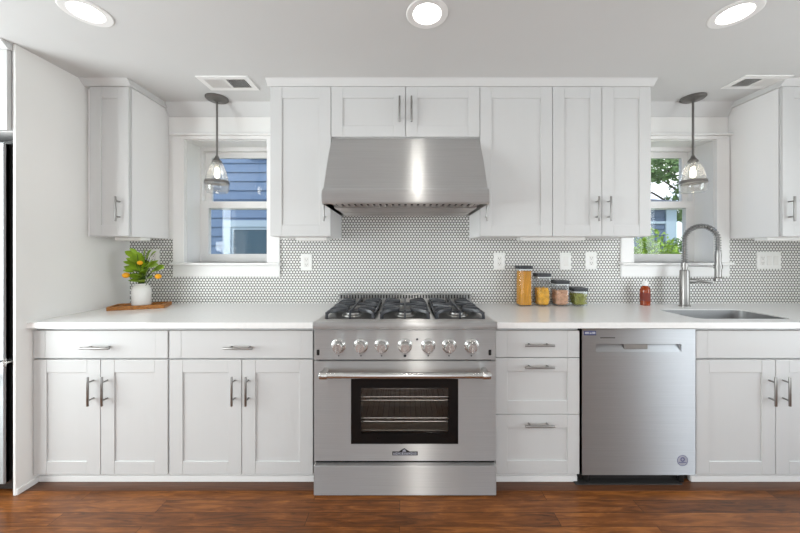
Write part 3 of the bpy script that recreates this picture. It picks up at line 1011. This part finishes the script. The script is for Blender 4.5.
for x in (dx0 + 0.04, dx1 - 0.045):
    build('foot', MB().cyl((x, -0.568, 0.0), (x, -0.568, 0.058), 0.014), M['black'], t)

# ------------------------------------------------------------------ fridge and the cabinet over it
t = thing('fridge', (-2.44, -0.38, 0), 'tall black-edged stainless fridge cut off by the left picture edge', 'fridge')
fx0, fx1 = -2.92, -1.973
build('body', MB().box(fx0, fx1, -0.655, -0.03, 0.02, 1.79, 0.004).box(fx0 + 0.03, fx1 - 0.03, -0.62, -0.06, 0.0, 0.02), M['black'], t)
fm = (fx0 + fx1) / 2
for a, b, z0, z1, s in ((fm + 0.003, fx1 - 0.030, 0.68, 1.775, 'l'), (fx0, fm - 0.003, 0.68, 1.775, 'r')):
    d = build('door', MB().box(a, b, -0.680, -0.656, z0, z1, 0.006), M['steel_fridge'], t)
    hx_ = a + 0.04 if s == 'l' else b - 0.04
    build('handle', MB().cyl((hx_, -0.740, 0.85), (hx_, -0.740, 1.6), 0.011).cyl((hx_, -0.740, 0.9), (hx_, -0.680, 0.9), 0.008).cyl((hx_, -0.740, 1.55), (hx_, -0.680, 1.55), 0.008), M['chrome'], d)
d = build('freezer_drawer', MB().box(fx0, fx1 - 0.030, -0.680, -0.656, 0.06, 0.67, 0.006), M['steel_fridge'], t)
build('handle', MB().cyl((fx0 + 0.08, -0.740, 0.61), (fx1 - 0.09, -0.740, 0.61), 0.011).cyl((fx0 + 0.12, -0.740, 0.61), (fx0 + 0.12, -0.680, 0.61), 0.008).cyl((fx1 - 0.13, -0.740, 0.61), (fx1 - 0.13, -0.680, 0.61), 0.008), M['chrome'], d)
build('hinge', MB().box(fx1 - 0.034, fx1 - 0.006, -0.69, -0.655, 0.672, 0.679).cyl((fx1 - 0.022, -0.685, 0.655), (fx1 - 0.022, -0.685, 0.695), 0.007), M['chrome'], t)
upper(fx0, -1.976, 1.83, ZU1, [(fx0, fm, 'r'), (fm, -1.976, 'l')], 'white cabinet over the fridge at the left picture edge', yf=-0.690, hz=1.93)
cab_crown(6, fx0 - 0.02, -1.973, -0.690)

# ------------------------------------------------------------------ lights and ceiling registers
for i, (x, y) in enumerate(CANS):
    lab = ('recessed ceiling light above the left counter, leftmost of three', 'recessed ceiling light centred above the range', 'recessed ceiling light above the dishwasher and sink side, rightmost of three')[i]
    t = thing('recessed_light', (x, y, ZC), lab, 'ceiling light', 'recessed ceiling lights')
    build('trim_ring', MB().lathe(x, y, [(0.060, 0.004), (0.062, -0.003), (0.088, -0.004), (0.092, -0.001), (0.092, 0.0)], cz=ZC), M['trim'], t)
    build('reflector', MB().lathe(x, y, [(0.062, -0.002), (0.059, 0.004), (0.053, 0.050), (0.053, 0.060)], cz=ZC), M['trim'], t)
    build('diffuser', MB().lathe(x, y, [(0.0, 0.051), (0.0525, 0.051), (0.0525, 0.055), (0.0, 0.055)], cz=ZC), M['can'], t)

def pendant(x, y, label):
    t = thing('pendant_lamp', (x, y, ZC), label, 'pendant lamp', 'glass pendant lamps over the windows')
    build('canopy', MB().lathe(x, y, [(0, -0.026), (0.012, -0.026), (0.02, -0.021), (0.062, -0.015), (0.071, -0.007), (0.071, 0), (0, 0)], cz=ZC), M['bronze'], t)
    build('rod', MB().cyl((x, y, 1.8590), (x, y, ZC - 0.02), 0.0065, n=16), M['bronze'], t)
    build('cap', MB().lathe(x, y, [(0, 1.8750), (0.010, 1.8750), (0.014, 1.8610), (0.030, 1.8410), (0.030, 1.8340), (0, 1.8340)]), M['bronze'], t)
    out = [(0.027, 1.8390), (0.040, 1.8170), (0.055, 1.7790), (0.067, 1.7340), (0.0735, 1.6970), (0.075, 1.6690), (0.073, 1.6490), (0.066, 1.6310), (0.062, 1.6270)]
    inn = [(r - 0.003, z + (0.001 if i == len(out) - 1 else 0)) for i, (r, z) in enumerate(out)][::-1]
    s = build('glass_shade', MB().lathe(x, y, out + inn, closed=True), M['shade'], t)
    build('band', MB().lathe(x, y, [(0.0722, 1.7080), (0.0735, 1.7080), (0.0768, 1.6890), (0.0755, 1.6880)], closed=False), M['bronze'], s)
    b = build('bulb', MB().lathe(x, y, [(0, 1.7270), (0.010, 1.7300), (0.015, 1.7410), (0.016, 1.7570), (0.013, 1.7790), (0.010, 1.7890), (0.010, 1.7990), (0, 1.7990)]), M['bulb'], t)
    build('socket', MB().cyl((x, y, 1.7970), (x, y, 1.8390), 0.0165), M['nickel'], t)
pendant(-1.276, -0.112, 'clear glass pendant lamp hanging before the left window')
pendant(1.947, -0.120, 'clear glass pendant lamp hanging over the sink')

def register(x0, x1, y0, y1, dark_right, label):
    t = thing('ceiling_vent', ((x0 + x1) / 2, (y0 + y1) / 2, ZC), label, 'air vent', 'ceiling air registers')
    xm = (x0 + x1) / 2
    f = MB().plate(rect(x0, x1, y0, y1), [rect(x0 + 0.03, xm - 0.004, y0 + 0.03, y1 - 0.03), rect(xm + 0.004, x1 - 0.03, y0 + 0.03, y1 - 0.03)], ZC - 0.006, ZC, 'xy')
    build('frame', f, M['trim'], t)
    sgn = 1
    for a, b, s in ((x0 + 0.03, xm - 0.004, -1), (xm + 0.004, x1 - 0.03, 1)):
        m = MB()
        n = 12
        for i in range(n):
            x = a + (b - a) * (i + 0.5) / n
            mt = Matrix.Translation((x, 0, ZC - 0.0035)) @ Matrix.Rotation(R(38 * s), 4, 'Y')
            m.box(-0.0052, 0.0052, y0 + 0.03, y1 - 0.03, -0.0004, 0.0004, mat=mt)
        build('louver_bank', m, M['trim'], t)
    build('backing', MB().box(x0 + 0.028, x1 - 0.028, y0 + 0.028, y1 - 0.028, ZC - 0.0008, ZC - 0.0002), M['hole'], t)
register(-1.245, -0.935, -0.385, -0.225, True, 'white ceiling vent by the left pendant lamp')
register(2.012, 2.300, -0.392, -0.242, False, 'white ceiling vent by the right pendant lamp')

# strip lights under the upper cabinets
def strip_light(x0, x1, label):
    t = thing('under_cabinet_light', ((x0 + x1) / 2, -0.19, ZU0), label, 'strip light', 'white strip lights under the upper cabinets')
    build('housing', MB().box(x0, x1, -0.235, -0.155, ZU0 - 0.020, ZU0, 0.004), M['plate'], t)
    build('lens', MB().box(x0 + 0.02, x1 - 0.02, -0.222, -0.170, ZU0 - 0.023, ZU0 - 0.019, 0.001), M['ceramic'], t)
strip_light(-1.86, -1.58 - 0.11, 'slim white strip light under the left corner cabinet')
strip_light(-0.70, -0.50, 'slim white strip light under the cabinet left of the hood')
strip_light(0.74, 1.155, 'slim white strip light under the cabinets right of the hood')
strip_light(2.32, 2.72, 'slim white strip light under the far right cabinet')

# ------------------------------------------------------------------ outlets and switches
def plate_thing(name, x, z, gangs, label):
    w = 0.080 + 0.046 * (len(gangs) - 1)
    t = thing(name, (x, -0.008, z - 0.06), label, 'switch' if 's' in gangs else 'outlet', 'white wall plates on the backsplash')
    build('cover_plate', MB().box(x - w / 2, x + w / 2, -0.0145, -0.008, z - 0.060, z + 0.060, 0.002), M['plate'], t)
    for i, g in enumerate(gangs):
        gx = x + (i - (len(gangs) - 1) / 2) * 0.046
        if g == 's':
            build('rocker', MB().box(gx - 0.0165, gx + 0.0165, -0.019, -0.0145, z - 0.033, z + 0.033, 0.002), M['ceramic'], t)
        else:
            so = build('socket', MB().box(gx - 0.0165, gx + 0.0165, -0.0165, -0.0145, z - 0.034, z + 0.034, 0.001), M['ceramic'], t)
            sl = MB()
            for dz in (-0.018, 0.018):
                sl.box(gx - 0.008, gx - 0.006, -0.0168, -0.0160, z + dz - 0.002, z + dz + 0.007).box(gx + 0.006, gx + 0.008, -0.0168, -0.0160, z + dz - 0.002, z + dz + 0.007)
                sl.cyl((gx, -0.0160, z + dz - 0.008), (gx, -0.0168, z + dz - 0.008), 0.0025, n=10)
            build('slot', sl, M['hole'], so)
plate_thing('wall_outlet', -1.783, 1.185, 'o', 'white outlet plate behind the potted plant')
plate_thing('wall_outlet', -0.700, 1.153, 'o', 'white outlet plate left of the range under the cabinet')
plate_thing('wall_outlet', 0.670, 1.160, 'o', 'white outlet plate above the jar of spaghetti')
plate_thing('light_switch', 1.140, 1.160, 's', 'single white rocker switch plate above the food jars')
plate_thing('wall_outlet', 1.321, 1.164, 'o', 'white outlet plate beside the single rocker switch, nearest the right window')
plate_thing('light_switch', 2.583, 1.165, 'oss', 'wide triple white wall plate right of the faucet')

# ------------------------------------------------------------------ food jars
def canister(x, y, h, label):
    w = 0.0465
    t = thing('food_canister', (x, y, ZT), label, 'jar', 'row of clear food canisters')
    lp = lambda s, z: L3(rrect(x - w + s, x + w - s, y - w + s, y + w - s, 0.014 - s * 0.5, 4), z)
    b = MB().add(shell([lp(0.003, ZT + h - 0.02), lp(0, ZT + h - 0.02), lp(0, ZT + 0.006), lp(0.004, ZT + 0.0005)]))
    build('jar_body', b, M['plastic'], t)
    ld = MB().plate(rrect(x - w - 0.001, x + w + 0.001, y - w - 0.001, y + w + 0.001, 0.015, 5), [], ZT + h - 0.022, ZT + h, 'xy')
    l = build('lid', ld, M['dark'], t)
    build('seal', MB().plate(rrect(x - w + 0.004, x + w - 0.004, y - w + 0.004, y + w - 0.004, 0.012, 5), [], ZT + h - 0.030, ZT + h - 0.022, 'xy'), M['plate'], l)
    return t
CY = -0.095
canister(0.813, CY, 0.272, 'tallest clear jar with dark lid, full of spaghetti')
canister(0.936, CY, 0.220, 'second tallest clear jar with dark lid, holding yellow pasta pieces')
canister(1.060, CY, 0.172, 'clear jar with dark lid holding pinkish dried beans')
canister(1.184, CY, 0.122, 'shortest clear jar with dark lid, holding green dried peas')
sp = MB()
rnd = random.Random(3)
for i in range(13):
    for j in range(13):
        x = 0.813 + (i - 6) * 0.0058 + rnd.uniform(-0.001, 0.001)
        y = CY + (j - 6) * 0.0058 + rnd.uniform(-0.001, 0.001)
        if abs(i - 6) < 5 and abs(j - 6) < 5 and (i + j) % 2:
            continue
        sp.cyl((x, y, ZT + 0.008), (x + rnd.uniform(-0.003, 0.003), y + rnd.uniform(-0.003, 0.003), ZT + 0.228 + rnd.uniform(0, 0.008)), 0.0032, n=6)
tag(build('dried_spaghetti', sp, M['spaghetti']), 'golden spaghetti strands standing in the tallest jar', 'pasta', kind='stuff')
def fill(name, x, h, r, n, mat, label, cat, long=1.0, seed=1):
    rn = random.Random(seed)
    m = MB()
    m.box(x - 0.035, x + 0.035, CY - 0.035, CY + 0.035, ZT + 0.008, ZT + h - 0.012, 0.008)
    for i in range(n):
        z = ZT + 0.010 + r + rn.random() * (h - 0.012 - r)
        f = rn.random()
        e_ = 0.0425 - r * max(long, 1.0)
        if f < 0.38:
            px, py = x + rn.uniform(-e_, e_), CY - e_
        elif f < 0.55:
            px, py = x - e_, CY + rn.uniform(-e_, e_)
        elif f < 0.72:
            px, py = x + e_, CY + rn.uniform(-e_, e_)
        else:
            px, py, z = x + rn.uniform(-e_, e_), CY + rn.uniform(-e_, e_), ZT + h - 0.010 + rn.uniform(-0.003, 0.006)
        rot = Matrix.Rotation(rn.uniform(0, 6.28), 3, 'Y') @ Matrix.Rotation(rn.uniform(-0.6, 0.6), 3, 'X')
        m.sphere((px, py, z), r, long, 0.8, 1.0, 8, 6, rot)
    tag(build(name, m, mat), label, cat, kind='stuff')
fill('dried_pasta', 0.936, 0.118, 0.0070, 170, M['pasta'], 'yellow pasta pieces in the second tallest jar', 'pasta', 1.7, 1)
fill('dried_beans', 1.060, 0.105, 0.0062, 220, M['beans'], 'pinkish dried beans in the third jar', 'beans', 1.25, 2)
fill('dried_peas', 1.184, 0.082, 0.0055, 220, M['peas'], 'green dried peas in the shortest jar', 'peas', 1.0, 3)

# ------------------------------------------------------------------ soap bottle
BXs, BYs = 1.650, -0.085
t = thing('soap_bottle', (BXs, BYs, ZT), 'small amber soap bottle with a white cap beside the faucet', 'bottle')
build('bottle_body', MB().lathe(BXs, BYs, [(0, 0), (0.027, 0), (0.030, 0.004), (0.030, 0.105), (0.026, 0.120), (0.016, 0.132), (0.014, 0.138), (0, 0.138)], cz=ZT), M['amber'], t)
build('label', MB().lathe(BXs, BYs, [(0.0303, 0.03), (0.0306, 0.03), (0.0306, 0.088), (0.0303, 0.088)], cz=ZT), M['redlabel'], t)
build('cap', MB().lathe(BXs, BYs, [(0.018, 0.134), (0.018, 0.152), (0.012, 0.156), (0.012, 0.166), (0, 0.168)], cz=ZT), M['plate'], t)

# ------------------------------------------------------------------ tray, vase, plant
T0 = Vector((-1.730, -0.187, 0))
ang = R(20)
TM = Matrix.Translation((T0.x, T0.y, ZT)) @ Matrix.Rotation(ang, 4, 'Z')
t = thing('wooden_tray', (T0.x, T0.y, ZT), 'low brown wooden tray under the white vase', 'tray')
hw, hd_ = 0.150, 0.072
m = MB()
m.box(-hw, hw, -hd_, -hd_ + 0.012, 0, 0.024, 0.002, mat=TM).box(-hw, hw, hd_ - 0.012, hd_, 0, 0.024, 0.002, mat=TM)
m.box(-hw, -hw + 0.012, -hd_ + 0.012, hd_ - 0.012, 0, 0.024, 0.002, mat=TM).box(hw - 0.012, hw, -hd_ + 0.012, hd_ - 0.012, 0, 0.024, 0.002, mat=TM)
build('rim', m, M['traywood'], t)
build('base_board', MB().box(-hw + 0.012, hw - 0.012, -hd_ + 0.012, hd_ - 0.012, 0.001, 0.006, mat=TM), M['traydark'], t)
m = MB()
for i in range(7):
    x = -hw + 0.03 + (2 * hw - 0.06) * i / 6
    m.box(x - 0.012, x + 0.012, -hd_ + 0.012, hd_ - 0.012, 0.006, 0.016, 0.002, mat=TM)
build('slats', m, M['traywood'], t)
VX, VY, VZ = -1.738, -0.172, ZT + 0.016
t = thing('vase', (VX, VY, VZ), 'round white ceramic vase holding the orange sprigs', 'vase')
pv = [(0, 0), (0.048, 0), (0.052, 0.006), (0.053, 0.090), (0.050, 0.112), (0.042, 0.128), (0.036, 0.134), (0.036, 0.142), (0.033, 0.142), (0.032, 0.132), (0.038, 0.122), (0.045, 0.10), (0.046, 0.06), (0, 0.06)]
build('vase_body', MB().lathe(VX, VY, pv, cz=VZ), M['ceramic'], t)
t = thing('orange_sprigs', (VX, VY, VZ + 0.10), 'leafy green sprigs with small oranges in the white vase', 'plant', None)
top = Vector((VX, VY, VZ + 0.12))
rn = random.Random(11)
stems = MB()
leaves = MB()
def leaf(m, p, d, up, L, W, droop=0.25):
    d = d.normalized()
    s = d.cross(up).normalized()
    u = s.cross(d).normalized()
    rows = [(0.0, 0.06), (0.18, 0.7), (0.42, 1.0), (0.7, 0.75), (0.9, 0.3), (1.0, 0.02)]
    t = bmesh.new()
    prev = None
    for f, w in rows:
        c = p + d * L * f - Vector((0, 0, 1)) * droop * L * f * f
        a, mid, b = t.verts.new(c + s * W * w / 2 + u * 0.10 * W * w), t.verts.new(c), t.verts.new(c - s * W * w / 2 + u * 0.10 * W * w)
        if prev:
            t.faces.new((prev[0], prev[1], mid, a))
            t.faces.new((prev[1], prev[2], b, mid))
        prev = (a, mid, b)
    m.add(t)
# tips of the leaves in (sideways, towards the room, up), metres from the vase mouth
specs = [(-.125, .02, .205, .10), (-.07, .03, .20, .09), (.06, .02, .215, .10), (.10, .03, .20, .08), (-.09, .05, .165, .10), (.02, .06, .18, .09),
         (-.125, .03, .115, .10), (-.06, .06, .125, .09), (.09, .05, .15, .10), (.15, .02, .105, .09), (.13, .05, .125, .10), (.05, .08, .10, .10),
         (-.02, .09, .095, .10), (-.085, .06, .065, .09), (.10, .07, .055, .10), (.02, .09, .035, .08), (-.05, .08, .035, .08), (.075, .06, .085, .09), (-.03, -.04, .15, .10), (.05, -.05, .15, .10),
         (-.04, .08, .215, .06), (.08, .06, .185, .06), (-.10, .06, .14, .06), (.11, .06, .085, .07), (.0, .09, .07, .07), (-.11, .05, .09, .06), (.05, .07, .13, .06), (-.05, .09, .16, .06), (.13, -.01, .115, .08), (-.10, -.01, .185, .08), (.03, .04, .215, .09)]
for a, b, c, L in specs:
    tip = top + Vector((a * 0.95 + 0.026, -b, c * 1.12 + 0.02))
    d = Vector((a * 1.0, -b, 0.35 * c + 0.02))
    st_ = tip - d.normalized() * L
    stems.tube([top + Vector((a * 0.12, -b * 0.12, -0.02)), (top + st_) / 2 + Vector((0, 0, 0.012)), st_], 0.0018, 6)
    leaf(leaves, st_, d, Vector((0, -0.75, 1)), L, L * 0.60, 0.15)
build('stems', stems, M['stem'], t)
build('foliage', leaves, M['leaf'], t, angle=80)
for a, b, c, r_ in ((-.050, .06, .080, .019), (.148, .05, .072, .0175), (.040, .06, .160, .015)):
    p = top + Vector((a, -b, c))
    f = build('fruit', MB().sphere(p, r_, 1.1, 1.0, 0.92), M['orange'], t)
    stems = MB().tube([top + Vector((a * .15, -b * .15, -0.01)), (top + p) / 2 + Vector((0, 0, 0.02)), p + Vector((0, 0, r_ * 0.9))], 0.0018, 6)
    build('fruit_stem', stems, M['stem'], f)

# ------------------------------------------------------------------ outside the windows
struct('ground', MB().box(-14, 26, 0.30, 30, -0.9, -0.6), M['lawn'])
t = thing('neighbor_house', (-3.2, 3.3, -0.6), 'blue-grey clapboard house seen through the left window', 'house')
HY = 2.20
sd = MB()
pitch = 0.128
for i in range(40):
    z = -0.6 + i * pitch
    sd.prism([(HY, z), (HY - 0.022, z), (HY - 0.006, z + pitch), (HY, z + pitch)], -6.5, 0.2)
sd.box(-6.5, 0.2, HY, 5.5, -0.6, 4.5)
build('siding', sd, M['siding'], t)
build('roof', MB().prism([(1.9, 4.45), (1.9, 4.6), (3.85, 5.8), (5.8, 4.6), (5.8, 4.45)], -6.8, 0.5), M['roofing'], t)
build('corner_board', MB().box(0.12, 0.24, HY - 0.035, HY + 0.05, -0.6, 4.4), M['housetrim'], t)
for x0, x1, z0, z1 in ((-2.52, -1.50, 0.45, 1.665), (-2.18, -1.20, 2.53, 3.6)):
    w = build('window_frame', MB().plate(rect(x0, x1, z0, z1), [rect(x0 + 0.09, x1 - 0.09, z0 + 0.09, z1 - 0.09)], HY - 0.055, HY + 0.01), M['housetrim'], t)
    build('window_sash', MB().plate(rect(x0 + 0.09, x1 - 0.09, z0 + 0.09, z1 - 0.09), [rect(x0 + 0.13, x1 - 0.13, z0 + 0.14, (z0 + z1) / 2 - 0.02), rect(x0 + 0.13, x1 - 0.13, (z0 + z1) / 2 + 0.02, z1 - 0.13)], HY - 0.04, HY - 0.015), M['housetrim'], w)
    build('pane', MB().box(x0 + 0.10, x1 - 0.10, HY - 0.03, HY - 0.024, z0 + 0.10, z1 - 0.10), M['houseglass'], w)

t = thing('garage', (5.2, 6.6, -0.6), 'slate blue outbuilding with white corner board beyond the right window', 'garage')
GY = 5.70
sd = MB()
for i in range(20):
    z = -0.6 + i * 0.15
    sd.prism([(GY, z), (GY - 0.03, z), (GY - 0.006, z + 0.15), (GY, z + 0.15)], 4.0, 6.75)
sd.box(4.0, 6.75, GY, 8.0, -0.6, 2.4)
build('siding', sd, M['siding2'], t)
build('corner_board', MB().box(6.50, 6.76, GY - 0.06, GY + 0.02, -0.6, 2.38), M['housetrim'], t)
build('trim_band', MB().box(4.0, 6.50, GY - 0.05, GY, 1.93, 1.99), M['housetrim'], t)
build('roof', MB().prism([(5.4, 2.36), (5.4, 2.44), (6.85, 2.75), (8.3, 2.44), (8.3, 2.36)], 3.8, 6.95), M['roofing'], t)

def cluster(m, c, rx, ry, rz, n, size, rn, shellf=0.5):
    bm = m.bm
    for i in range(n):
        while True:
            v = Vector((rn.uniform(-1, 1), rn.uniform(-1, 1), rn.uniform(-1, 1)))
            if shellf < v.length < 1:
                break
        p = Vector((c[0] + v.x * rx, c[1] + v.y * ry, c[2] + v.z * rz))
        q = Vector((rn.gauss(0, 1), rn.gauss(0, 1), rn.gauss(0, 1) + 0.6)).normalized()
        a = q.orthogonal().normalized()
        b = q.cross(a)
        th = rn.uniform(0, 6.28)
        a, b = a * math.cos(th) + b * math.sin(th), b * math.cos(th) - a * math.sin(th)
        s = size * rn.uniform(0.6, 1.3)
        vs = [bm.verts.new(p + a * s * x + b * s * y) for x, y in ((-1, 0), (-0.2, 0.42), (1, 0), (-0.2, -0.42))]
        bm.faces.new(vs)
def tree(x, y, blobs, label, trunk_h, leaf_size, n, mat, name='tree', seed=1):
    rn = random.Random(seed)
    t = thing(name, (x, y, -0.6), label, 'tree' if name == 'tree' else 'bush')
    tm = MB().tube([(x, y, -0.6), (x + 0.05, y, trunk_h * 0.5), (x - 0.05, y, trunk_h)], [0.18 * trunk_h / 4, 0.13 * trunk_h / 4, 0.08 * trunk_h / 4], 10)
    for bx, by, bz, r1, r2, r3 in blobs:
        tm.tube([(x, y, trunk_h * 0.55), ((x + bx) / 2, (y + by) / 2, (trunk_h * 0.6 + bz) / 2 + 0.2), (bx, by, bz)], [0.05, 0.035, 0.015], 6)
    build('trunk', tm, M['bark'], t)
    m = MB()
    for b in blobs:
        cluster(m, b[:3], b[3], b[4], b[5], n, leaf_size, rn)
    f = build('foliage', m, mat, t, flat=True)
tree(13.2, 11.2, [(9.3, 10.2, 4.6, 1.3, 1.2, .8), (10.6, 10.3, 4.75, 1.3, 1.2, .75), (11.9, 10.4, 3.5, 1.2, 1.2, 1.0), (10.7, 10.4, 2.8, 1.2, 1.1, .4), (9.2, 10.4, 5.7, 1.6, 1.2, .8), (11.2, 10.6, 5.6, 1.6, 1.2, .9), (9.0, 10.4, 2.75, 1.0, 1.0, .35), (7.2, 10.4, 4.6, 1.4, 1.2, .9), (12.9, 10.4, 4.0, 1.4, 1.2, 1.3)],
     'tall leafy tree seen through the upper sash of the right window', 3.8, 0.13, 650, M['foliage'], seed=4)
tree(4.6, 3.9, [(4.45, 3.8, 1.0, .7, .6, .75), (4.8, 3.9, .85, .5, .5, .6), (3.9, 3.9, .8, .6, .5, .6), (4.55, 3.7, 0.2, .75, .6, .6)],
     'bright green bush seen through the lower sash of the right window', 0.8, 0.05, 1300, M['foliage2'], name='bush', seed=5)
tree(6.0, 4.5, [(5.74, 4.4, 1.0, .25, .4, .55), (5.86, 4.5, 0.4, .34, .4, .5)],
     'dark blue-green shrub beside the white corner board outside', 0.8, 0.05, 900, M['foliage'], name='bush', seed=6)
